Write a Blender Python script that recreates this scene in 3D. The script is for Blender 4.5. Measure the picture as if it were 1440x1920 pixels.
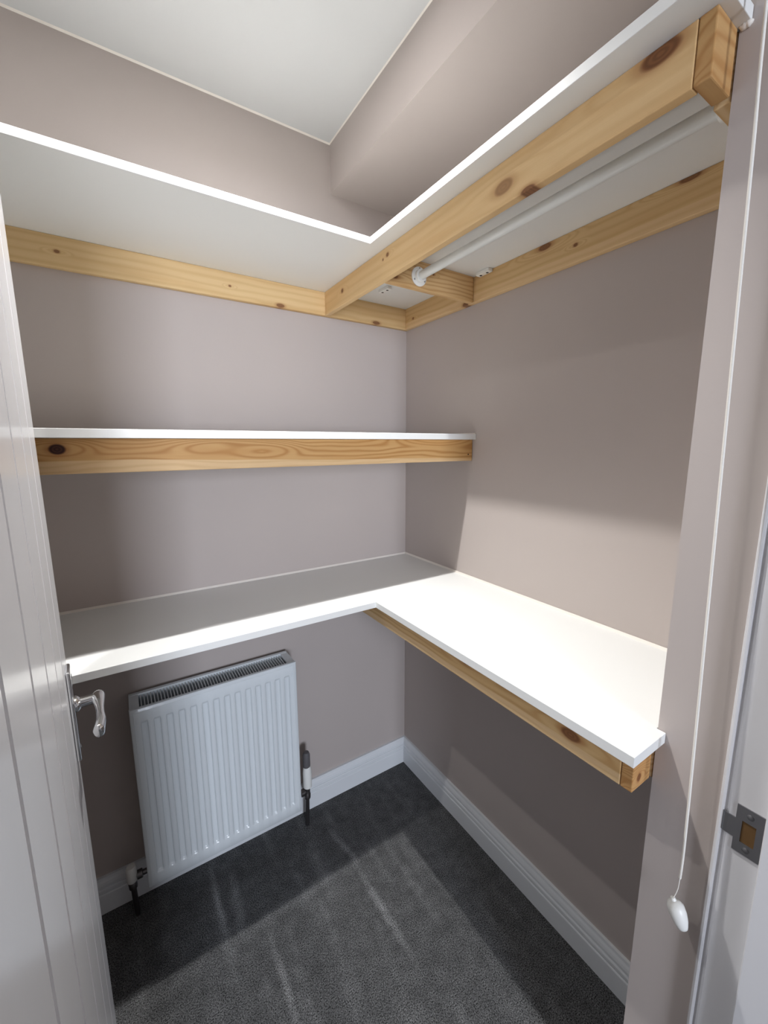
import bpy, bmesh, math, random
from mathutils import Vector, Matrix

for o in list(bpy.data.objects):
    bpy.data.objects.remove(o, do_unlink=True)
S = bpy.context.scene
COL = S.collection
random.seed(4)

# ------------------------------------------------------------------ camera
# origin: corner of back wall (y=0) and right wall (x=0) at floor level
F_PX, PITCH, YAW, ROLL = 769.74, -0.1639, -0.5717, -0.0036
CAM = Vector((-1.0131, -1.4052, 1.4669))
cam_d = bpy.data.cameras.new('camera')
cam_d.sensor_fit = 'VERTICAL'
cam_d.sensor_height = 36.0
cam_d.lens = 36.0 * F_PX / 1920.0
cam_d.clip_start = 0.01
cam = bpy.data.objects.new('camera', cam_d)
COL.objects.link(cam)
fw = Vector((math.sin(-YAW) * math.cos(PITCH), math.cos(YAW) * math.cos(PITCH), math.sin(PITCH)))
rt = fw.cross(Vector((0, 0, 1))).normalized()
up = rt.cross(fw)
r2 = rt * math.cos(ROLL) + up * math.sin(ROLL)
u2 = up * math.cos(ROLL) - rt * math.sin(ROLL)
cam.matrix_world = Matrix(((r2.x, u2.x, -fw.x, CAM.x), (r2.y, u2.y, -fw.y, CAM.y), (r2.z, u2.z, -fw.z, CAM.z), (0, 0, 0, 1)))
S.camera = cam

# ------------------------------------------------------------------ world, exposure
W = bpy.data.worlds.new('hall_daylight')
S.world = W
W.use_nodes = True
bg = W.node_tree.nodes['Background']
bg.inputs[0].default_value = (0.86, 0.92, 1.0, 1)
bg.inputs[1].default_value = 0.02
S.view_settings.view_transform = 'Standard'
S.view_settings.look = 'None'
S.view_settings.gamma = 1.0
S.view_settings.use_curve_mapping = False
S.view_settings.exposure = 0.0
MAIN_POWER, SIDE_POWER = 92.0, 28.0         # two equal recessed downlights
MAIN_POS, SIDE_POS = (-0.662, -0.560), (-1.24, -0.58)
LAMP_COL, LAMP_CONE = (1.0, 0.990, 0.975), 108.0
# cool daylight from behind the camera, sent from an invented landing window
win_d = bpy.data.lights.new('unseen_window_daylight', 'AREA')
win_d.shape = 'RECTANGLE'; win_d.size = 0.70; win_d.size_y = 1.16
win_d.energy = 142.0; win_d.color = (0.80, 0.87, 1.0)
win_l = bpy.data.objects.new('unseen_window_daylight', win_d)
COL.objects.link(win_l)
win_l.location = (-1.48, -5.18, 1.60); win_l.rotation_euler = (math.radians(90), 0, 0)
S.cycles.max_bounces = 8
S.cycles.diffuse_bounces = 5

# ------------------------------------------------------------------ dimensions
LEFT = -1.85
FRONT = -1.227
CEIL = 2.4586
PIER_X, PIER_Y = -0.3003, -1.1348
JAMB_X = -0.3103
OPEN_L = -1.12
HEAD = 2.005


# ------------------------------------------------------------------ materials
def srgb(r, g, b):
    f = lambda c: ((c / 255 + 0.055) / 1.055) ** 2.4 if c > 10 else c / 255 / 12.92
    return (f(r), f(g), f(b), 1)


def new_mat(name, col, rough=0.5, metal=0.0, spec=0.5):
    m = bpy.data.materials.new(name)
    m.use_nodes = True
    b = m.node_tree.nodes['Principled BSDF']
    b.inputs['Base Color'].default_value = col
    b.inputs['Roughness'].default_value = rough
    b.inputs['Metallic'].default_value = metal
    b.inputs['Specular IOR Level'].default_value = spec
    return m, m.node_tree, b


def paint(name, col, rough=0.6, scale=90.0, bump=0.06, var=0.04, spec=0.4):
    m, t, b = new_mat(name, col, rough, 0, spec)
    N, L = t.nodes, t.links
    tc = N.new('ShaderNodeTexCoord')
    n1 = N.new('ShaderNodeTexNoise'); n1.inputs['Scale'].default_value = scale; n1.inputs['Detail'].default_value = 4
    L.new(tc.outputs['Object'], n1.inputs['Vector'])
    n2 = N.new('ShaderNodeTexNoise'); n2.inputs['Scale'].default_value = 2.5; n2.inputs['Detail'].default_value = 3
    L.new(tc.outputs['Object'], n2.inputs['Vector'])
    mx = N.new('ShaderNodeMix'); mx.data_type = 'RGBA'
    mx.inputs['A'].default_value = tuple(c * (1 - var) for c in col[:3]) + (1,)
    mx.inputs['B'].default_value = tuple(min(1, c * (1 + var)) for c in col[:3]) + (1,)
    L.new(n2.outputs['Fac'], mx.inputs['Factor'])
    L.new(mx.outputs['Result'], b.inputs['Base Color'])
    bp = N.new('ShaderNodeBump'); bp.inputs['Strength'].default_value = bump; bp.inputs['Distance'].default_value = 0.002
    L.new(n1.outputs['Fac'], bp.inputs['Height'])
    L.new(bp.outputs['Normal'], b.inputs['Normal'])
    return m


M_WALL = paint('mauve_wall_paint', srgb(187, 177, 172), 0.75)
M_HALL = paint('low_bounce_landing_paint', srgb(128, 121, 116), 0.75)  # unseen landing surfaces, darkened to hold down the light they bounce
M_CEIL = paint('white_ceiling_paint', srgb(206, 207, 207), 0.85, bump=0.04)
M_BOARD = paint('white_melamine', srgb(230, 231, 229), 0.38, 220, 0.015, 0.01)
M_GLOSS = paint('white_gloss_paint', srgb(226, 226, 229), 0.22, 35, 0.03, 0.015, 0.5)
M_SKIRT = paint('white_satin_paint', srgb(226, 229, 232), 0.35, 60, 0.03, 0.015)
M_CAULK = paint('white_sealant', srgb(232, 226, 218), 0.5, 150, 0.1, 0.03)
M_RAD = paint('white_radiator_enamel', srgb(224, 230, 233), 0.16, 60, 0.01, 0.01)
M_RADIN = paint('grey_radiator_steel', srgb(120, 118, 112), 0.5, 60, 0.02, 0.05)
M_PLASTIC = paint('white_plastic', srgb(236, 236, 232), 0.35, 80, 0.02, 0.01)
M_RAIL = paint('white_coated_steel', srgb(224, 226, 222), 0.3, 60, 0.01, 0.01)
M_DARK = paint('dark_hole', srgb(38, 30, 24), 0.8)
M_WOODHOLE = paint('raw_wood_mortice', srgb(110, 82, 48), 0.8, 60, 0.3, 0.2)
M_CORD = paint('white_cord', srgb(238, 234, 226), 0.7, 400, 0.2, 0.03)
M_CHROME = new_mat('polished_chrome', (0.80, 0.81, 0.82, 1), 0.12, 1.0)[0]
M_STEEL = new_mat('worn_steel_plate', (0.36, 0.36, 0.37, 1), 0.32, 1.0)[0]
M_PIPE = new_mat('dark_chromed_pipe', (0.16, 0.15, 0.15, 1), 0.3, 0.9)[0]
M_KNOBDARK = paint('grey_valve_cap', srgb(96, 94, 96), 0.5)


def carpet_material():
    m, t, b = new_mat('charcoal_twist_carpet', (0.04, 0.04, 0.04, 1), 0.95, 0, 0.15)
    N, L = t.nodes, t.links
    tc = N.new('ShaderNodeTexCoord')
    fine = N.new('ShaderNodeTexNoise'); fine.inputs['Scale'].default_value = 330; fine.inputs['Detail'].default_value = 3
    mid = N.new('ShaderNodeTexNoise'); mid.inputs['Scale'].default_value = 26; mid.inputs['Detail'].default_value = 4
    mp = N.new('ShaderNodeMapping'); mp.inputs['Scale'].default_value = (16, 2.2, 1); mp.inputs['Rotation'].default_value = (0, 0, 0.08)
    strk = N.new('ShaderNodeTexNoise'); strk.inputs['Scale'].default_value = 1.0; strk.inputs['Detail'].default_value = 2
    for n in (fine, mid):
        L.new(tc.outputs['Object'], n.inputs['Vector'])
    L.new(tc.outputs['Object'], mp.inputs['Vector']); L.new(mp.outputs[0], strk.inputs['Vector'])
    r = N.new('ShaderNodeValToRGB')
    r.color_ramp.elements[0].position = 0.33; r.color_ramp.elements[0].color = (0.010, 0.0102, 0.0105, 1)
    r.color_ramp.elements[1].position = 0.70; r.color_ramp.elements[1].color = (0.22, 0.222, 0.225, 1)
    L.new(fine.outputs['Fac'], r.inputs[0])
    r2 = N.new('ShaderNodeMapRange'); r2.inputs[1].default_value = 0.3; r2.inputs[2].default_value = 0.7; r2.inputs[3].default_value = 0.8; r2.inputs[4].default_value = 1.2
    L.new(mid.outputs['Fac'], r2.inputs[0])
    r3 = N.new('ShaderNodeMapRange'); r3.inputs[1].default_value = 0.52; r3.inputs[2].default_value = 0.72; r3.inputs[3].default_value = 0.94; r3.inputs[4].default_value = 1.35
    L.new(strk.outputs['Fac'], r3.inputs[0])
    mul = N.new('ShaderNodeMath'); mul.operation = 'MULTIPLY'
    L.new(r2.outputs[0], mul.inputs[0]); L.new(r3.outputs[0], mul.inputs[1])
    last = mul.outputs[0]
    # brushed marks in the pile: (x, y, angle, half length, half width, gain)
    sep = N.new('ShaderNodeSeparateXYZ'); L.new(tc.outputs['Object'], sep.inputs[0])
    for (mx_, my_, ang, hl, hw, gain) in ((-0.432, -0.48, math.radians(92), 0.12, 0.011, 1.0), (-0.757, -0.50, math.radians(90), 0.11, 0.009, 0.9),
                                          (-0.870, -0.17, math.radians(90), 0.09, 0.009, 1.0), (-0.818, -0.21, math.radians(86), 0.08, 0.014, 0.8),
                                          (-0.442, -0.225, math.radians(100), 0.07, 0.011, 1.1), (-0.66, -0.31, math.radians(4), 0.30, 0.018, 0.30)):
        mpp = N.new('ShaderNodeMapping'); mpp.vector_type = 'TEXTURE'
        mpp.inputs['Location'].default_value = (mx_, my_, 0)
        mpp.inputs['Rotation'].default_value = (0, 0, ang)
        mpp.inputs['Scale'].default_value = (hl, hw, 1)
        L.new(tc.outputs['Object'], mpp.inputs['Vector'])
        jit = N.new('ShaderNodeVectorMath'); jit.operation = 'MULTIPLY_ADD'
        L.new(mid.outputs['Color'], jit.inputs[0]); jit.inputs[1].default_value = (0.0, 1.6, 0.0); L.new(mpp.outputs[0], jit.inputs[2])
        off = N.new('ShaderNodeVectorMath'); off.operation = 'SUBTRACT'; off.inputs[1].default_value = (0, 0.8, 0)
        L.new(jit.outputs[0], off.inputs[0])
        ln = N.new('ShaderNodeVectorMath'); ln.operation = 'LENGTH'; L.new(off.outputs[0], ln.inputs[0])
        mr = N.new('ShaderNodeMapRange'); mr.inputs[1].default_value = 1.6; mr.inputs[2].default_value = 0.3; mr.inputs[3].default_value = 1.0; mr.inputs[4].default_value = 1.0 + gain
        L.new(ln.outputs['Value'], mr.inputs[0])
        k = N.new('ShaderNodeMath'); k.operation = 'MULTIPLY'
        L.new(last, k.inputs[0]); L.new(mr.outputs[0], k.inputs[1]); last = k.outputs[0]
    vm = N.new('ShaderNodeVectorMath'); vm.operation = 'SCALE'
    L.new(r.outputs[0], vm.inputs[0]); L.new(last, vm.inputs['Scale'])
    L.new(vm.outputs[0], b.inputs['Base Color'])
    bp = N.new('ShaderNodeBump'); bp.inputs['Strength'].default_value = 0.9; bp.inputs['Distance'].default_value = 0.004
    L.new(fine.outputs['Fac'], bp.inputs['Height']); L.new(bp.outputs['Normal'], b.inputs['Normal'])
    return m


M_CARPET = carpet_material()


def pine(name, knots=(), seed=0.0, tone=(1, 1, 1), warp=0.012, freq=95.0, sap=None, contrast=1.0, kcol=(92, 50, 28)):
    """pine with the grain along local X; knots = (x, z, rx, rz); sap = (z limit, slope) of pale sapwood below"""
    m, t, b = new_mat(name, (0.5, 0.35, 0.18, 1), 0.55, 0, 0.3)
    N, L = t.nodes, t.links

    def math_(op, a, c=None, clamp=False):
        n = N.new('ShaderNodeMath'); n.operation = op; n.use_clamp = clamp
        for i, v in enumerate((a, c)):
            if v is None:
                continue
            if isinstance(v, (int, float)):
                n.inputs[i].default_value = v
            else:
                L.new(v, n.inputs[i])
        return n.outputs[0]

    def mrange(v, a, c, d, e):
        n = N.new('ShaderNodeMapRange'); n.interpolation_type = 'SMOOTHSTEP'
        L.new(v, n.inputs[0])
        for i, q in enumerate((a, c, d, e)):
            n.inputs[i + 1].default_value = q
        return n.outputs[0]

    def mixc(f, a, c):
        n = N.new('ShaderNodeMix'); n.data_type = 'RGBA'
        if isinstance(f, (int, float)):
            n.inputs['Factor'].default_value = f
        else:
            L.new(f, n.inputs['Factor'])
        for k, v in (('A', a), ('B', c)):
            if isinstance(v, tuple):
                n.inputs[k].default_value = v
            else:
                L.new(v, n.inputs[k])
        return n.outputs['Result']

    tc = N.new('ShaderNodeTexCoord')
    sep = N.new('ShaderNodeSeparateXYZ'); L.new(tc.outputs['Object'], sep.inputs[0])
    X, Y, Z = sep.outputs
    mp = N.new('ShaderNodeMapping'); mp.inputs['Scale'].default_value = (3.2, 14, 16); mp.inputs['Location'].default_value = (seed, seed * 1.7, seed * 0.6)
    L.new(tc.outputs['Object'], mp.inputs['Vector'])
    nz = N.new('ShaderNodeTexNoise'); nz.inputs['Scale'].default_value = 1.0; nz.inputs['Detail'].default_value = 2
    L.new(mp.outputs[0], nz.inputs['Vector'])
    w = math_('MULTIPLY', math_('SUBTRACT', nz.outputs['Fac'], 0.5), warp * 4)
    g = math_('ADD', math_('ADD', Z, math_('MULTIPLY', Y, 0.6)), w)
    kmask = None
    for kn in knots:
        kx, kz, rx, rz = kn[:4]
        kd = kn[4] if len(kn) > 4 else 0.75
        dx = math_('DIVIDE', math_('SUBTRACT', X, kx), rx)
        dz = math_('DIVIDE', math_('SUBTRACT', Z, kz), rz)
        r = math_('SQRT', math_('ADD', math_('MULTIPLY', dx, dx), math_('MULTIPLY', dz, dz)))
        far = math_('SQRT', math_('ADD', math_('MULTIPLY', math_('MULTIPLY', dx, dx), 0.16), math_('MULTIPLY', dz, dz)))
        f = mrange(far, 0.8, 2.8, 1.0, 0.0)
        g = math_('ADD', math_('MULTIPLY', g, math_('SUBTRACT', 1.0, f)), math_('MULTIPLY', math_('MULTIPLY', far, rz * 0.9), f))
        k = mrange(r, 0.8, 1.12, kd, 0.0)
        h = mrange(r, 0.9, 1.9, 0.45 * min(1.0, kd / 0.75), 0.0)
        kmask = (k, h, r) if kmask is None else (math_('MAXIMUM', kmask[0], k), math_('MAXIMUM', kmask[1], h), math_('MINIMUM', kmask[2], r))
    ring = math_('MULTIPLY', math_('ADD', math_('SINE', math_('MULTIPLY', g, freq * 6.283)), 1.0), 0.5)
    ring = math_('POWER', ring, 2.2)
    mp2 = N.new('ShaderNodeMapping'); mp2.inputs['Scale'].default_value = (12, 420, 420)
    L.new(tc.outputs['Object'], mp2.inputs['Vector'])
    fib = N.new('ShaderNodeTexNoise'); fib.inputs['Scale'].default_value = 1.0; fib.inputs['Detail'].default_value = 2
    L.new(mp2.outputs[0], fib.inputs['Vector'])
    tn = lambda c: tuple(min(1, q * k) for q, k in zip(c[:3], tone)) + (1,)
    c = mixc(math_('MULTIPLY', ring, 0.75 * contrast), tn(srgb(222, 194, 150)), tn(srgb(190, 150, 100)))
    mp3 = N.new('ShaderNodeMapping'); mp3.inputs['Scale'].default_value = (2.0, 8, 22); mp3.inputs['Location'].default_value = (seed * 3, 0, seed)
    L.new(tc.outputs['Object'], mp3.inputs['Vector'])
    n3 = N.new('ShaderNodeTexNoise'); n3.inputs['Scale'].default_value = 1.0
    L.new(mp3.outputs[0], n3.inputs['Vector'])
    c = mixc(mrange(n3.outputs['Fac'], 0.42, 0.72, 0.0, 0.5), c, tn(srgb(206, 166, 114)))
    if sap:
        lim = math_('ADD', math_('MULTIPLY', X, sap[1]), sap[0])
        c = mixc(mrange(math_('SUBTRACT', math_('ADD', Z, math_('MULTIPLY', w, 0.25)), lim), -0.0012, 0.0012, 0.9, 0.0), c, mixc(math_('MULTIPLY', ring, 0.35), srgb(226, 194, 148), srgb(206, 168, 118)))
    c = mixc(math_('MULTIPLY', fib.outputs['Fac'], 0.16), c, tn(srgb(150, 104, 58)))
    if kmask:
        c = mixc(kmask[1], c, srgb(150, 92, 48))
        inner = math_('MULTIPLY', math_('ADD', math_('SINE', math_('MULTIPLY', kmask[2], 16.0)), 1.0), 0.3)
        c = mixc(kmask[0], c, mixc(inner, srgb(*kcol), srgb(kcol[0] + 38, kcol[1] + 30, kcol[2] + 20)))
    L.new(c, b.inputs['Base Color'])
    bp = N.new('ShaderNodeBump'); bp.inputs['Strength'].default_value = 0.12; bp.inputs['Distance'].default_value = 0.001
    L.new(fib.outputs['Fac'], bp.inputs['Height']); L.new(bp.outputs['Normal'], b.inputs['Normal'])
    return m


# ------------------------------------------------------------------ mesh helpers
def finish(name, bm, mat, parent=None, smooth=False, angle=None):
    bmesh.ops.recalc_face_normals(bm, faces=bm.faces[:])
    me = bpy.data.meshes.new(name)
    bm.to_mesh(me); bm.free()
    if smooth:
        for p in me.polygons:
            p.use_smooth = True
    o = bpy.data.objects.new(name, me)
    COL.objects.link(o)
    for m in (mat if isinstance(mat, (list, tuple)) else [mat]):
        me.materials.append(m)
    if parent:
        o.parent = parent
    return o


def empty(name, loc=(0, 0, 0), rotz=0.0):
    o = bpy.data.objects.new(name, None)
    COL.objects.link(o)
    o.location = loc; o.rotation_euler = (0, 0, rotz); o.empty_display_size = 0.05
    return o


def tag(o, label=None, cat=None, group=None, kind=None):
    for k, v in (('label', label), ('category', cat), ('group', group), ('kind', kind)):
        if v:
            o[k] = v
    return o


def bm_box(bm, x0, x1, y0, y1, z0, z1, bev=0.0, seg=2):
    tmp = bmesh.new()
    vs = [tmp.verts.new((x, y, z)) for x in (x0, x1) for y in (y0, y1) for z in (z0, z1)]
    for f in ((0, 1, 3, 2), (4, 6, 7, 5), (0, 4, 5, 1), (2, 3, 7, 6), (0, 2, 6, 4), (1, 5, 7, 3)):
        tmp.faces.new([vs[i] for i in f])
    if bev:
        bmesh.ops.bevel(tmp, geom=tmp.edges[:], offset=bev, segments=seg, affect='EDGES', profile=0.5)
    bmesh.ops.recalc_face_normals(tmp, faces=tmp.faces[:])
    me = bpy.data.meshes.new('tmp'); tmp.to_mesh(me); tmp.free()
    bm.from_mesh(me); bpy.data.meshes.remove(me)


def box(name, x0, x1, y0, y1, z0, z1, mat, parent=None, bev=0.0, seg=2):
    bm = bmesh.new()
    bm_box(bm, x0, x1, y0, y1, z0, z1, bev, seg)
    return finish(name, bm, mat, parent)


def bm_prism(bm, poly, a0, a1, place, bev=0.0):
    """extrude a 2D polygon from a0 to a1; place(u, v, a) -> point"""
    tmp = bmesh.new()
    n = len(poly)
    A = [tmp.verts.new(place(u, v, a0)) for u, v in poly]
    B = [tmp.verts.new(place(u, v, a1)) for u, v in poly]
    tmp.faces.new(A); tmp.faces.new(B[::-1])
    for i in range(n):
        tmp.faces.new((A[i], A[(i + 1) % n], B[(i + 1) % n], B[i]))
    bmesh.ops.recalc_face_normals(tmp, faces=tmp.faces[:])
    if bev:
        bmesh.ops.bevel(tmp, geom=tmp.edges[:], offset=bev, segments=2, affect='EDGES', profile=0.5)
    me = bpy.data.meshes.new('tmp'); tmp.to_mesh(me); tmp.free()
    bm.from_mesh(me); bpy.data.meshes.remove(me)


def prism(name, poly, a0, a1, place, mat, parent=None, bev=0.0):
    bm = bmesh.new()
    bm_prism(bm, poly, a0, a1, place, bev)
    return finish(name, bm, mat, parent)


def bm_loft(bm, rings, cap=True, close=False):
    R_ = [[bm.verts.new(p) for p in r] for r in rings]
    n = len(R_[0])
    for i in range(len(R_) - 1):
        for k in range(n):
            bm.faces.new((R_[i][k], R_[i][(k + 1) % n], R_[i + 1][(k + 1) % n], R_[i + 1][k]))
    if cap:
        bm.faces.new(R_[0][::-1]); bm.faces.new(R_[-1])


def bm_tube(bm, pts, radii, n=16, flat=None):
    """tube along a polyline; radii scalar list; flat = list of (a, b) ellipse factors"""
    pts = [Vector(p) for p in pts]
    rings = []
    t0 = (pts[1] - pts[0]).normalized()
    ref = Vector((0, 0, 1)) if abs(t0.z) < 0.9 else Vector((1, 0, 0))
    s = t0.cross(ref).normalized()
    for i, p in enumerate(pts):
        t = (pts[min(i + 1, len(pts) - 1)] - pts[max(i - 1, 0)]).normalized()
        s = (s - t * s.dot(t)).normalized()
        u = t.cross(s)
        r = radii[i] if isinstance(radii, (list, tuple)) else radii
        fa, fb = flat[i] if flat else (1, 1)
        rings.append([p + s * (r * fa * math.cos(2 * math.pi * k / n)) + u * (r * fb * math.sin(2 * math.pi * k / n)) for k in range(n)])
    bm_loft(bm, rings)


def bm_lathe(bm, prof, base, axis=(0, 0, 1), n=24):
    """prof = (radius, height) pairs along axis from base"""
    a = Vector(axis).normalized()
    s = a.cross(Vector((1, 0, 0)) if abs(a.x) < 0.9 else Vector((0, 1, 0))).normalized()
    u = a.cross(s)
    base = Vector(base)
    bm_loft(bm, [[base + a * h + s * (max(r, 1e-4) * math.cos(2 * math.pi * k / n)) + u * (max(r, 1e-4) * math.sin(2 * math.pi * k / n)) for k in range(n)] for r, h in prof])


def sharp(o, deg=35):
    for p in o.data.polygons:
        p.use_smooth = True
    o.data.set_sharp_from_angle(angle=math.radians(deg))
    return o


XY = lambda u, v, a: (u, v, a)

# ------------------------------------------------------------------ the room
T = 0.10
tag(box('floor', LEFT - T, T, -5.3, T, -0.05, 0.0, M_CARPET), kind='structure')
tag(box('ceiling', LEFT - T, T, FRONT, T, CEIL, CEIL + 0.1, M_CEIL), kind='structure')
tag(box('wall_back', LEFT - T, T, 0, T, 0, CEIL, M_WALL), kind='structure')
tag(box('wall_right', 0, T, FRONT, 0, 0, CEIL, M_WALL), kind='structure')
tag(box('wall_left', LEFT - T, LEFT, FRONT, 0, 0, CEIL, M_WALL), kind='structure')
tag(box('wall_bulkhead', -0.32, 0, FRONT, 0, 2.307, CEIL, M_WALL, bev=0.0), kind='structure')
tag(box('wall_pier', PIER_X, 0, FRONT, PIER_Y, 0, CEIL, M_WALL), kind='structure')
# wall with the doorway: left part, right part and the piece above the door
bm = bmesh.new()
bm_box(bm, LEFT - T, OPEN_L - 0.03, FRONT - 0.13, FRONT, 0, CEIL)
bm_box(bm, JAMB_X + 0.03, T, FRONT - 0.13, FRONT, 0, CEIL)
bm_box(bm, OPEN_L - 0.03, JAMB_X + 0.03, FRONT - 0.13, FRONT, HEAD + 0.03, CEIL)
tag(finish('wall_front', bm, M_WALL), kind='structure')

# invented landing outside the doorway; its unseen window is added for the daylight
HY = -5.2
tag(box('ceiling_landing', LEFT - T, T, HY - T, FRONT - 0.13, CEIL, CEIL + 0.1, M_HALL), kind='structure')
tag(box('wall_landing_left', LEFT - 2 * T, LEFT - T, HY - T, FRONT - 0.13, 0, CEIL, M_HALL), kind='structure')
tag(box('wall_landing_right', T, 2 * T, HY - T, FRONT - 0.13, 0, CEIL, M_HALL), kind='structure')
bm = bmesh.new()
WX0, WX1, WZ0, WZ1 = -1.85, -1.11, 1.0, 2.2
bm_box(bm, LEFT - T, WX0, HY - T, HY, 0, CEIL); bm_box(bm, WX1, T, HY - T, HY, 0, CEIL)
bm_box(bm, WX0, WX1, HY - T, HY, 0, WZ0); bm_box(bm, WX0, WX1, HY - T, HY, WZ1, CEIL)
tag(finish('wall_landing_back', bm, M_HALL), kind='structure')
bm = bmesh.new()
for q in ((WX0, WX0 + 0.04, WZ0, WZ1), (WX1 - 0.04, WX1, WZ0, WZ1), (WX0 + 0.04, WX1 - 0.04, WZ0, WZ0 + 0.04), (WX0 + 0.04, WX1 - 0.04, WZ1 - 0.04, WZ1), (-1.495, -1.465, WZ0 + 0.04, WZ1 - 0.04)):
    bm_box(bm, q[0], q[1], HY - 0.07, HY - 0.02, q[2], q[3])
win = tag(finish('window_invented', bm, M_GLOSS), kind='structure')
M_GLASS = new_mat('window_glass', (0.75, 0.82, 0.9, 1), 0.05)[0]
for q in ((WX0 + 0.04, -1.495), (-1.465, WX1 - 0.04)):
    box('pane', q[0], q[1], HY - 0.05, HY - 0.045, WZ0 + 0.04, WZ1 - 0.04, M_GLASS, win)

# ceiling sealant lines
tag(prism('trim_1', [(0, 0), (-0.004, 0), (0, -0.004)], LEFT, -0.32, lambda u, v, a: (a, u, CEIL + v), M_CAULK), kind='structure')
tag(prism('trim_2', [(0, 0), (-0.003, 0), (0, -0.003)], FRONT, 0, lambda u, v, a: (-0.32 + u, a, CEIL + v), M_CAULK), kind='structure')

# skirting boards: grooved profile (offset from wall, height)
SK = [(0, 0), (0.018, 0), (0.018, 0.066), (0.0165, 0.0685), (0.0145, 0.069), (0.0145, 0.0725), (0.0165, 0.073), (0.017, 0.077),
      (0.017, 0.084), (0.0155, 0.0865), (0.0125, 0.087), (0.0125, 0.091), (0.0145, 0.0915), (0.0145, 0.098), (0.0125, 0.106), (0.0095, 0.113), (0.0085, 0.1208), (0, 0.1208)]


def skirting(name, run):
    """run(profile offset) -> (start point, end point) so that corners are mitred"""
    bm = bmesh.new()
    A, B = [], []
    for (o_, z) in SK:
        a, c = run(o_)
        A.append(bm.verts.new((a[0], a[1], z))); B.append(bm.verts.new((c[0], c[1], z)))
    n = len(SK)
    for i in range(n):
        bm.faces.new((A[i], A[(i + 1) % n], B[(i + 1) % n], B[i]))
    bm.faces.new(A); bm.faces.new(B[::-1])
    return tag(finish(name, bm, M_SKIRT), kind='structure')


skirting('baseboard_back', lambda o_: ((LEFT + o_, -o_), (-o_, -o_)))
skirting('baseboard_right', lambda o_: ((-o_, -o_), (-o_, PIER_Y)))
skirting('baseboard_left', lambda o_: ((LEFT + o_, FRONT), (LEFT + o_, -o_)))

# door lining on the right of the doorway, profile in (x, y)
JP = [(JAMB_X + 0.03, -1.36), (-0.3225, -1.36), (-0.3235, -1.359), (-0.3235, -1.2825), (-0.3222, -1.2812), (-0.3105, -1.2808),
      (-0.3103, -1.2405), (-0.3065, -1.2395), (-0.3055, -1.2365), (-0.3065, -1.2345), (-0.3103, -1.2335), (-0.3108, -1.231), (-0.3098, -1.2285), (-0.3065, -1.2268), (JAMB_X + 0.03, -1.2268)]
lin = prism('trim_3', JP, 0, HEAD + 0.03, XY, M_GLOSS)
tag(lin, 'white gloss door lining with stop beside the mauve pier', kind='structure')
tag(box('trim_4', OPEN_L - 0.03, OPEN_L, FRONT - 0.13, FRONT, 0, HEAD + 0.03, M_GLOSS), kind='structure')
tag(box('trim_5', OPEN_L, JAMB_X - 0.013, FRONT - 0.13, FRONT, HEAD, HEAD + 0.03, M_GLOSS), kind='structure')

# strike plate on the lining: plate with a cut-out, lip and two screws
sx = JAMB_X
bm = bmesh.new()
y0, y1, z0, z1 = -1.2790, -1.2485, 0.884, 0.958
hy0, hy1, hz0, hz1 = -1.2715, -1.2560, 0.902, 0.936
bm_box(bm, sx - 0.0018, sx, y0, y1, z0, hz0); bm_box(bm, sx - 0.0018, sx, y0, y1, hz1, z1)
bm_box(bm, sx - 0.0018, sx, y0, hy0, hz0, hz1); bm_box(bm, sx - 0.0018, sx, hy1, y1, hz0, hz1)
plate = finish('strike_plate', bm, M_STEEL, lin)
tag(plate, 'worn steel strike plate')
bm = bmesh.new()
bm_prism(bm, [(-0.0018, -1.2485), (-0.0018, -1.240), (-0.0012, -1.236), (0.0012, -1.2325), (0.0024, -1.2335), (0.0006, -1.237), (0.0, -1.2405), (0, -1.2485)], 0.9035, 0.9345,
         lambda u, v, a: (sx + u, v, a))
finish('lip', bm, M_STEEL, plate)
box('mortice', sx - 0.0008, sx + 0.0012, hy0, hy1, hz0, hz1, M_WOODHOLE, plate)
for zz in (0.893, 0.947):
    bm = bmesh.new()
    bm_lathe(bm, [(0.0042, 0), (0.0042, 0.0022), (0.003, 0.0028), (0.0001, 0.0028)], (sx - 0.0002, -1.264, zz), (-1, 0, 0), 16)
    sharp(finish('screw', bm, M_STEEL, plate))

# ------------------------------------------------------------------ the door, standing open on the left
DE = Vector((-1.130, -0.475, 0)); DH = Vector((-1.069, -1.247, 0))
ddir = (DH - DE).normalized()
DL = (DH - DE).length
rz = math.atan2(ddir.y, ddir.x)
# local frame: X from the free edge to the hinges, Y out of the panelled face into the room
door = empty('door_1', DE, rz)
tag(door, 'white gloss boarded door standing open on the left', kind='structure')
DT = 0.044
DZ0, DZ1 = 0.008, 1.985
box('core', 0, DL, -DT, -0.009, DZ0, DZ1, M_GLOSS, door, 0.001)
bw_ = 0.127
x = 0.0
while x < DL - 0.01:
    x1 = min(x + bw_, DL)
    v = 0.0055
    poly = [(x, -0.0095), (x, -v if x > 0 else -0.0015), (x + (v if x > 0 else 0.0015), 0)]
    last_ = x1 >= DL - 0.001
    poly += [(x1 - (0.0015 if last_ else v), 0), (x1, -0.0015 if last_ else -v), (x1, -0.0095)]
    prism('board', poly, DZ0, DZ1, XY, M_GLOSS, door)
    x = x1
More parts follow.
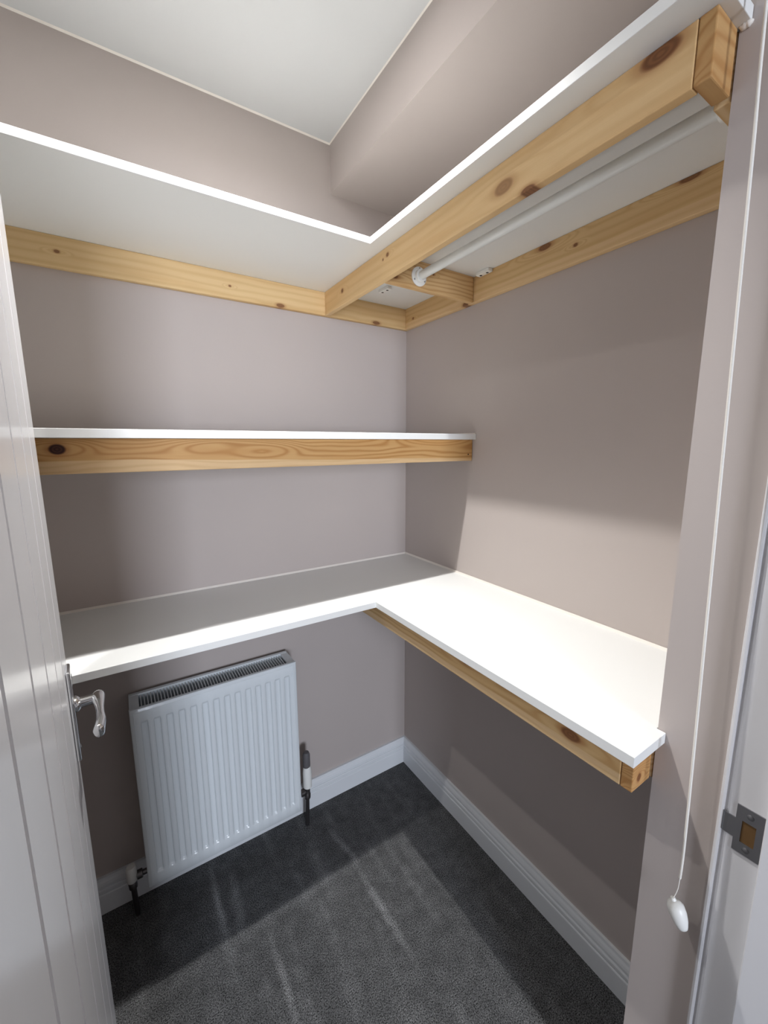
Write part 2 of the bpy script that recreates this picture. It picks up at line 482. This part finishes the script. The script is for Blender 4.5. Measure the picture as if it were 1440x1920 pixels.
# lever handle on its long backplate
hs, hz = 0.062, 1.006
bm = bmesh.new()
bm_box(bm, hs - 0.021, hs + 0.021, 0, 0.007, 0.905, 1.078, 0.003, 3)
hp = finish('door_handle', bm, M_CHROME, door, True)
sharp(hp, 30)
tag(hp, 'polished chrome lever handle on a long backplate')
bm = bmesh.new()
bm_lathe(bm, [(0.0145, 0), (0.0145, 0.004), (0.012, 0.007), (0.0095, 0.009), (0.0088, 0.02), (0.0088, 0.034)], (hs, 0.006, hz), (0, 1, 0), 24)
sharp(finish('neck', bm, M_CHROME, hp), 40)
pts, rad, fl = [], [], []
for i in range(25):
    q = i / 24
    xx = hs - 0.010 + q * 0.104
    yy = 0.042 - 0.006 * max(0, q - 0.75) / 0.25
    zz = hz + 0.004 * math.sin(q * math.pi) - 0.016 * q * q
    pts.append((xx, yy, zz))
    rad.append(0.0105 if q < 0.1 else 0.0105 - 0.0035 * min(1, (q - 0.1) / 0.35) + 0.0055 * max(0, (q - 0.6) / 0.4))
    if i == 0 or i == 24:
        rad[-1] *= 0.55
    fl.append((1.0 - 0.45 * max(0, q - 0.3), 1.0 + 0.25 * q))
bm = bmesh.new()
bm_tube(bm, pts, rad, 18, fl)
sharp(finish('lever', bm, M_CHROME, hp), 60)
for zz in (0.922, 1.061):
    bm = bmesh.new()
    bm_lathe(bm, [(0.004, 0), (0.004, 0.001), (0.0001, 0.0016)], (hs, 0.0068, zz), (0, 1, 0), 14)
    finish('screw', bm, M_STEEL, hp)
for zz in (0.25, 1.02, 1.75):
    bm = bmesh.new()
    bm_lathe(bm, [(0.006, 0), (0.006, 0.1)], (DL + 0.004, -DT, zz - 0.05), (0, 0, 1), 14)
    finish('hinge', bm, M_CHROME, door)


# ------------------------------------------------------------------ timbers
def timber(name, parent, start, axis, length, thick, height, mat, bev=0.0018):
    """rectangular timber; local X runs from start along axis; Z=0 is its underside; thickness centred"""
    o = box(name, 0, length, -thick / 2, thick / 2, 0, height, mat, None, bev)
    o.parent = parent
    o.location = start
    o.rotation_euler = (0, 0, math.atan2(axis[1], axis[0]))
    return o


TH = 0.018
TOPZ, TOPB = 1.9841, 1.9085
# top corner shelf: L-shaped board on battens
top = tag(empty('corner_shelf', (0, 0, 0)), 'high white L-shaped shelf on pine battens just below the bulkhead', 'shelf')
TYE = -1.1475
POLY = [(LEFT + 0.001, -0.001), (-0.001, -0.001), (-0.001, PIER_Y + 0.001), (PIER_X - 0.001, PIER_Y + 0.001), (PIER_X - 0.001, TYE), (-0.4063, TYE), (-0.4063, -0.400), (LEFT + 0.001, -0.400)]
tag(prism('shelf_board', POLY, TOPZ, TOPZ + 0.0165, XY, M_BOARD, top, 0.0008), 'white melamine board')
HB = TOPZ - TOPB
# back batten: local x measured from the left wall
bx = lambda wx: wx - LEFT
timber('back_batten', top, (LEFT + 0.001, -TH / 2 - 0.0005, TOPB), (1, 0), -LEFT - 0.002, TH, HB,
       pine('pine_back_batten', [(bx(-1.095), 0.038, 0.006, 0.004), (bx(-0.678), 0.036, 0.004, 0.003), (bx(-0.521), 0.006, 0.014, 0.006), (bx(-0.153), 0.006, 0.016, 0.006)], 1.3, (1.02, 1.0, 0.92), 0.006, 50, None, 0.4))
timber('side_batten', top, (-TH / 2 - 0.0005, -TH - 0.001, TOPB), (0, -1), -PIER_Y - TH - 0.002, TH, HB,
       pine('pine_side_batten', [(0.050, 0.030, 0.005, 0.004), (0.333, 0.004, 0.013, 0.007), (0.626, 0.068, 0.020, 0.008), (0.715, 0.040, 0.006, 0.004), (0.955, 0.072, 0.020, 0.006)], 4.1, (0.97, 0.92, 0.82), 0.006, 55, (0.022, 0.0), 0.5))
BX = -0.361
timber('front_beam', top, (BX + TH / 2, -TH - 0.001, TOPB), (0, -1), 1.1135 - TH - 0.001, TH, HB,
       pine('pine_front_beam', [(0.131, 0.042, 0.007, 0.006), (0.394, 0.055, 0.006, 0.005), (0.372, 0.050, 0.003, 0.003), (0.789, 0.031, 0.022, 0.0125, 0.5), (0.845, 0.0, 0.016, 0.007, 0.8), (1.052, 0.066, 0.026, 0.013, 0.85)], 7.7, (1.03, 0.98, 0.89), 0.005, 40, None, 0.3))
timber('cross_bearer', top, (BX + TH, -0.379, TOPB), (1, 0), -TH - 0.0015 - (BX + TH), TH, HB,
       pine('pine_cross_bearer', [(0.022, 0.018, 0.012, 0.006), (0.16, 0.05, 0.004, 0.003)], 2.9, (0.95, 0.87, 0.76), 0.012, 80))
timber('cross_bearer', top, (BX, -1.124, TOPB), (1, 0), PIER_X - 0.003 - BX, TH + 0.002, HB,
       pine('pine_end_bearer', [(0.09, 0.03, 0.003, 0.003)], 5.2, (0.74, 0.60, 0.44), 0.02, 60))
box('cross_bearer', PIER_X + 0.001, -TH - 0.002, -1.1335, -1.1145, TOPB - 0.003, TOPZ - 0.0003, pine('pine_end_block', [], 6.2), top, 0.0015)


def joint_block(parent, cx, cy, rot):
    """flat white two-hole fixing plate screwed to the underside of the shelf"""
    e = box('fixing_plate', -0.026, 0.026, -0.009, 0.009, -0.010, 0, M_PLASTIC, parent, 0.002)
    e.location = (cx, cy, TOPZ - 0.0002); e.rotation_euler = (0, 0, rot)
    for q in (-0.013, 0.013):
        bm = bmesh.new()
        bm_lathe(bm, [(0.0042, 0), (0.0042, 0.0006), (0.0001, 0.0006)], (q, 0, -0.0098), (0, 0, -1), 12)
        finish('screw_hole', bm, M_DARK, e)


joint_block(top, -0.0285, -0.440, math.pi / 2)
joint_block(top, -0.205, -0.160, math.pi / 2 + 0.1)
# sealant at the end beside the pier
bm = bmesh.new()
bm_tube(bm, [(PIER_X - 0.002, PIER_Y - 0.001 - i * 0.0016, TOPZ - 0.002 + (0.001 if i % 2 else 0)) for i in range(9)], [0.003, 0.004, 0.0035, 0.0045, 0.0035, 0.004, 0.004, 0.003, 0.002], 10)
sharp(finish('sealant', bm, M_CAULK, top), 80)

# hanging rail between the two cross bearers
rail = tag(empty('hanging_rail', (-0.2375, -0.39, 1.941)), 'white round clothes rail hung under the high shelf between two pine bearers', 'clothes rail')
bm = bmesh.new()
bm_tube(bm, [(0, -0.004, 0), (0, -0.722, 0)], 0.0115, 24)
sharp(finish('tube', bm, M_RAIL, rail))
for yy, sgn in ((0.0015, -1), (-0.7235, 1)):
    bm = bmesh.new()
    bm_lathe(bm, [(0.026, 0), (0.026, 0.003), (0.024, 0.0045), (0.0175, 0.005), (0.0175, 0.014), (0.0165, 0.015), (0.012, 0.015)], (0, yy, 0), (0, sgn, 0), 28)
    fo = sharp(finish('end_socket', bm, M_PLASTIC, rail))
    for a in (math.radians(90), math.radians(210), math.radians(330)):
        bm = bmesh.new()
        bm_lathe(bm, [(0.0026, 0), (0.0026, 0.0012), (0.0001, 0.0016)], (0.0212 * math.cos(a), yy + sgn * 0.0042, 0.0212 * math.sin(a)), (0, sgn, 0), 10)
        finish('screw', bm, M_STEEL, fo)

# middle shelf on the back wall
mid = tag(empty('wall_shelf', (0, 0, 0)), 'straight white middle shelf with deep pine front rail between worktop and high shelf', 'shelf')
tag(box('shelf_board', LEFT + 0.001, -0.001, -0.4013, -0.001, 1.4807, 1.4990, M_BOARD, mid, 0.0008), 'white melamine board')
timber('front_rail', mid, (LEFT + 0.001, -0.3775, 1.4105), (1, 0), -LEFT - 0.003, TH, 1.4805 - 1.4105,
       pine('pine_shelf_rail', [(bx(-1.111), 0.0485, 0.0140, 0.0105, 1.0), (bx(-0.80), 0.048, 0.030, 0.013, 0.0), (bx(-0.715), 0.040, 0.022, 0.012, 0.0), (bx(-0.15), 0.074, 0.040, 0.014, 0.0)], 11.4, (0.86, 0.70, 0.50), 0.011, 88, (0.0375, -0.0155), 1.15, (50, 20, 12)))
bm = bmesh.new()
bm_lathe(bm, [(0.0025, 0), (0.0025, 0.0005), (0.0001, 0.0005)], (-0.020, -0.3864, 1.432), (0, -1, 0), 10)
finish('screw_hole', bm, M_DARK, mid)
tag(prism('sealant', [(0, 0), (-0.004, 0), (0, 0.004)], -0.398, -0.001, lambda u, v, a: (-0.001 + u, a, 1.499 + v), M_CAULK, mid), 'pale sealant bead')

# worktop
wt = tag(empty('corner_worktop', (0, 0, 0)), 'white L-shaped worktop at waist height above the radiator', 'worktop')
WY, WX, WYE = -0.4065, -0.4008, -1.1473
POLY = [(LEFT + 0.001, -0.001), (-0.001, -0.001), (-0.001, PIER_Y + 0.001), (PIER_X - 0.001, PIER_Y + 0.001), (PIER_X - 0.001, WYE), (WX, WYE), (WX, WY), (LEFT + 0.001, WY)]
tag(prism('worktop_board', POLY, 0.9815, 1.0, XY, M_BOARD, wt, 0.0008), 'white melamine board')
WB = 0.9055
timber('front_beam', wt, (BX + TH / 2, -0.001, WB), (0, -1), 1.111, TH, 0.9813 - WB,
       pine('pine_worktop_beam', [(1.020, 0.034, 0.020, 0.011), (0.745, 0.055, 0.022, 0.012)], 9.3, (0.95, 0.86, 0.72), 0.010, 70, (0.020, 0.0), 0.8))
timber('cross_bearer', wt, (BX, -1.122, WB), (1, 0), PIER_X - 0.003 - BX, TH + 0.001, 0.9813 - WB,
       pine('pine_worktop_bearer', [(0.02, 0.02, 0.006, 0.008)], 3.3, (0.80, 0.62, 0.44), 0.02, 110))
box('cross_bearer', PIER_X + 0.001, -0.001, -1.1335, -1.1145, WB, 0.9813, pine('pine_worktop_block', [], 6.9), wt, 0.0015)
for nm, poly, a0, a1, pl in (('sealant', [(0, 0), (-0.0055, 0), (-0.0012, 0.0060), (0, 0.0060)], LEFT + 0.002, -0.001, lambda u, v, a: (a, -0.0005 + u, 1.0 + v)),
                             ('sealant', [(0, 0), (-0.0055, 0), (-0.0012, 0.0060), (0, 0.0060)], PIER_Y + 0.002, -0.001, lambda u, v, a: (-0.0005 + u, a, 1.0 + v))):
    tag(prism(nm, poly, a0, a1, pl, M_CAULK, wt), 'pale sealant bead')

# ------------------------------------------------------------------ radiator
RX0, RX1, RZ0, RZ1, RY = -1.0521, -0.5554, 0.121, 0.7195, -0.1228
rad_o = tag(empty('radiator', (0, 0, 0)), 'white panel radiator with fluted front under the worktop', 'radiator')


def fluted(name, y, sign, thick=0.010):
    """pressed panel: vertical flutes sunk into the face"""
    ch = [-1.0135 + 0.03292 * i + 0.0 for i in range(14)]
    hw, e, dep = 0.0100, 0.0030, 0.0065
    prof = []
    sm = lambda q: q * q * (3 - 2 * q)
    prof.append((RX0 + 0.0015, 0))
    for c in ch:
        c += -0.004
        for k in range(5):
            prof.append((c - hw + e * k / 4, sm(k / 4)))
        for k in range(5):
            prof.append((c + hw - e + e * k / 4, sm(1 - k / 4)))
    prof.append((RX1 - 0.0015, 0))
    zt, zb, ez = 0.679, 0.158, 0.012
    zs = [(RZ0 + 0.0015, 0)]
    for k in range(6):
        zs.append((zb + ez * k / 5, sm(k / 5)))
    zs.append((0.42, 1))
    for k in range(6):
        zs.append((zt - ez + ez * k / 5, sm(1 - k / 5)))
    zs.append((RZ1 - 0.0015, 0))
    bm = bmesh.new()
    G = [[bm.verts.new((px, y - sign * dep * pz * pd * -1, z)) for (px, pd) in prof] for (z, pz) in zs]
    for j in range(len(zs) - 1):
        for i in range(len(prof) - 1):
            f = bm.faces.new((G[j][i], G[j][i + 1], G[j + 1][i + 1], G[j + 1][i]))
            f.smooth = True
    # rolled rim
    rim = [((RX0, RZ0), (RX1, RZ0), (RX1, RZ1), (RX0, RZ1))]
    c0 = [G[0][0], G[0][-1], G[-1][-1], G[-1][0]]
    yb = y + sign * 0.0015
    r1 = [bm.verts.new((a, yb, z)) for a, z in rim[0]]
    r2_ = [bm.verts.new((a, y + sign * thick, z)) for a, z in rim[0]]
    loops = [[G[0][i] for i in range(len(prof))], [G[j][-1] for j in range(len(zs))], [G[-1][i] for i in range(len(prof) - 1, -1, -1)], [G[j][0] for j in range(len(zs) - 1, -1, -1)]]
    for k in range(4):
        bm.faces.new(loops[k] + [r1[(k + 1) % 4], r1[k]])
        bm.faces.new((r1[k], r1[(k + 1) % 4], r2_[(k + 1) % 4], r2_[k]))
    bm.faces.new(r2_)
    me_o = finish(name, bm, M_RAD, rad_o)
    return me_o


fp = fluted('front_panel', RY, 1)
tag(fp, 'fluted white front panel')
# raised seam frame round the front face
bm = bmesh.new()
for (a0, a1, b0, b1) in ((RX0 + 0.009, RX0 + 0.0115, RZ0 + 0.012, RZ1 - 0.012), (RX1 - 0.0115, RX1 - 0.009, RZ0 + 0.012, RZ1 - 0.012)):
    bm_box(bm, a0, a1, RY - 0.0008, RY + 0.001, b0, b1, 0.0006)
bm_box(bm, RX0 + 0.009, RX1 - 0.009, RY - 0.0008, RY + 0.001, RZ1 - 0.0125, RZ1 - 0.0100, 0.0006)
finish('seam', bm, M_RAD, fp)
box('back_panel', RX0 + 0.004, RX1 - 0.004, -0.036, -0.026, RZ0, RZ1 - 0.004, M_RAD, rad_o, 0.002)
for xa, xb in ((RX0 + 0.0005, RX0 + 0.004), (RX1 - 0.004, RX1 - 0.0005)):
    box('side_panel', xa, xb, RY + 0.010, -0.020, RZ0 + 0.03, RZ1 - 0.003, M_RAD, rad_o, 0.001)
# top grille: frame, then convector fins below
gz = RZ1 - 0.0045
bm = bmesh.new()
bm_box(bm, RX0 + 0.002, RX1 - 0.002, -0.034, -0.020, gz - 0.006, gz + 0.002, 0.0015)
bm_box(bm, RX0 + 0.002, RX1 - 0.002, RY + 0.008, RY + 0.016, gz - 0.006, gz + 0.002, 0.0015)
bm_box(bm, RX0 + 0.002, RX0 + 0.026, RY + 0.014, -0.030, gz - 0.006, gz + 0.001, 0.001)
bm_box(bm, RX1 - 0.026, RX1 - 0.002, RY + 0.014, -0.030, gz - 0.006, gz + 0.001, 0.001)
gr = finish('top_grille', bm, M_RAD, rad_o)
bm = bmesh.new()
x = RX0 + 0.032
while x < RX1 - 0.028:
    bm_box(bm, x - 0.0012, x + 0.0012, RY + 0.013, -0.033, gz - 0.010, gz - 0.001)
    x += 0.0088
tag(finish('grille_bars', bm, M_RAD, gr), kind='stuff')
bm = bmesh.new()
x = RX0 + 0.03
while x < RX1 - 0.03:
    bm_box(bm, x - 0.0004, x + 0.0004, RY + 0.012, -0.037, RZ0 + 0.05, RZ1 - 0.10)
    x += 0.012
tag(finish('convector_fins', bm, M_RADIN, rad_o), kind='stuff')
for xx in (RX0 + 0.11, RX1 - 0.11):
    box('wall_bracket', xx - 0.015, xx + 0.015, -0.027, -0.0005, RZ0 + 0.04, RZ1 - 0.06, M_RAD, rad_o, 0.001)
# valves
VY = -0.075
bm = bmesh.new()
vx = -0.512
bm_lathe(bm, [(0.0078, 0.0), (0.0078, 0.115), (0.012, 0.118), (0.0125, 0.135), (0.0105, 0.138), (0.0105, 0.160)], (vx - 0.006, VY, 0.0), (0.03, 0, 1), 18)
bm_lathe(bm, [(0.008, 0), (0.008, 0.012), (0.013, 0.014), (0.013, 0.028), (0.008, 0.030), (0.008, 0.042)], (vx, VY, 0.148), (-1, 0, 0), 16)
v1 = sharp(finish('valve', bm, M_PIPE, rad_o))
tag(v1, 'dark valve and pipe with a white cap')
bm = bmesh.new()
bm_lathe(bm, [(0.0135, 0), (0.0165, 0.004), (0.0170, 0.060), (0.0160, 0.075), (0.0135, 0.092)], (vx, VY, 0.163), (0, 0, 1), 22)
sharp(finish('cap', bm, M_PLASTIC, v1))
bm = bmesh.new()
bm_lathe(bm, [(0.0135, 0), (0.014, 0.006), (0.0138, 0.050), (0.010, 0.060), (0.0001, 0.061)], (vx - 0.001, VY, 0.254), (0, 0, 1), 20)
sharp(finish('knob', bm, M_KNOBDARK, v1))
bm = bmesh.new()
vx = -1.094
bm_lathe(bm, [(0.0078, 0.0), (0.0078, 0.100), (0.012, 0.104), (0.0125, 0.122), (0.010, 0.126)], (vx + 0.004, VY, 0.0), (-0.03, 0, 1), 18)
bm_lathe(bm, [(0.008, 0), (0.008, 0.012), (0.013, 0.014), (0.013, 0.028), (0.008, 0.030), (0.008, 0.046)], (vx, VY, 0.140), (1, 0, 0), 16)
v2 = sharp(finish('valve', bm, M_PIPE, rad_o))
tag(v2, 'dark valve and pipe with a small white cap')
bm = bmesh.new()
bm_lathe(bm, [(0.013, 0), (0.015, 0.003), (0.0145, 0.045), (0.012, 0.052), (0.0001, 0.053)], (vx, VY, 0.128), (0, 0, 1), 20)
sharp(finish('cap', bm, M_PLASTIC, v2))

# ------------------------------------------------------------------ light pull cord
pc = tag(empty('pull_cord', (-0.335, -1.158, CEIL)), 'white light pull cord hanging beside the pier with a small white knob', 'pull cord')
CP = [(-0.335, -1.1590, 2.432), (-0.335, -1.166, 2.18), (-0.335, -1.1731, 1.9117), (-0.335, -1.1767, 1.8042), (-0.335, -1.1857, 1.4601), (-0.335, -1.1905, 1.2766), (-0.335, -1.1975, 1.0065), (-0.335, -1.2010, 0.8542), (-0.335, -1.2010, 0.797)]
o0 = Vector((-0.335, -1.158, CEIL))


def smooth_path(P, sub=6):
    P = [Vector(p) for p in P]
    out = []
    for i in range(len(P) - 1):
        p0, p1, p2, p3 = P[max(i - 1, 0)], P[i], P[i + 1], P[min(i + 2, len(P) - 1)]
        for k in range(sub):
            q = k / sub
            out.append(0.5 * ((2 * p1) + (p2 - p0) * q + (2 * p0 - 5 * p1 + 4 * p2 - p3) * q * q + (3 * p1 - p0 - 3 * p2 + p3) * q ** 3))
    out.append(P[-1])
    return out


bm = bmesh.new()
bm_tube(bm, [p - o0 for p in smooth_path(CP)], 0.0019, 8)
sharp(finish('cord', bm, M_CORD, pc), 80)
bm = bmesh.new()
bm_tube(bm, [p - o0 for p in smooth_path([(-0.335, -1.2010, 0.798), (-0.335, -1.200, 0.775), (-0.335, -1.196, 0.755)])], 0.0007, 8)
finish('string_end', bm, M_CORD, pc)
bm = bmesh.new()
kb = Vector((-0.335, -1.1945, 0.7560)) - o0
bm_lathe(bm, [(0.0015, 0), (0.0035, 0.001), (0.004, 0.005), (0.009, 0.007), (0.0122, 0.013), (0.0125, 0.023), (0.0108, 0.033), (0.0085, 0.040), (0.0068, 0.044), (0.0045, 0.045)], kb, (0.0, -0.42, -0.9), 22)
sharp(finish('knob', bm, M_PLASTIC, pc), 50)
bm = bmesh.new()
bm_lathe(bm, [(0.040, 0), (0.040, -0.016), (0.036, -0.024), (0.008, -0.026), (0.006, -0.034)], (0, 0, 0), (0, 0, 1), 28)
sharp(finish('ceiling_switch', bm, M_PLASTIC, pc), 40)

# ------------------------------------------------------------------ recessed downlights in the ceiling (above the frame)
M_LENS, _t, _b = new_mat('lit_downlight_lens', (0.9, 0.9, 0.9, 1), 0.4)
_b.inputs['Emission Color'].default_value = LAMP_COL + (1,)
_b.inputs['Emission Strength'].default_value = 190.0      # the little light that spills sideways


def downlight(pos, power, label):
    d_ = tag(empty('ceiling_downlight', (pos[0], pos[1], CEIL)), label, 'downlight', 'recessed ceiling downlights')
    bm = bmesh.new()
    bm_lathe(bm, [(0.030, -0.0005), (0.043, -0.0005), (0.043, -0.003), (0.040, -0.005), (0.031, -0.005), (0.030, -0.0035)], (0, 0, 0), (0, 0, 1), 32)
    sharp(finish('bezel', bm, M_PLASTIC, d_))
    bm = bmesh.new()
    bm_lathe(bm, [(0.0001, -0.0045), (0.0295, -0.0045), (0.0295, -0.0050), (0.0001, -0.0050)], (0, 0, 0), (0, 0, 1), 28)
    finish('lens', bm, M_LENS, d_)
    ld = bpy.data.lights.new('lamp', 'SPOT')
    ld.energy = power; ld.color = LAMP_COL; ld.shadow_soft_size = 0.010
    ld.spot_size = math.radians(LAMP_CONE); ld.spot_blend = 1.0
    lo = bpy.data.objects.new('lamp', ld)
    COL.objects.link(lo)
    lo.parent = d_
    lo.location = (0, 0, -0.026)


downlight(MAIN_POS, MAIN_POWER, 'white recessed downlight in the ceiling nearest the bulkhead')
downlight(SIDE_POS, SIDE_POWER, 'white recessed downlight in the ceiling above the open door')
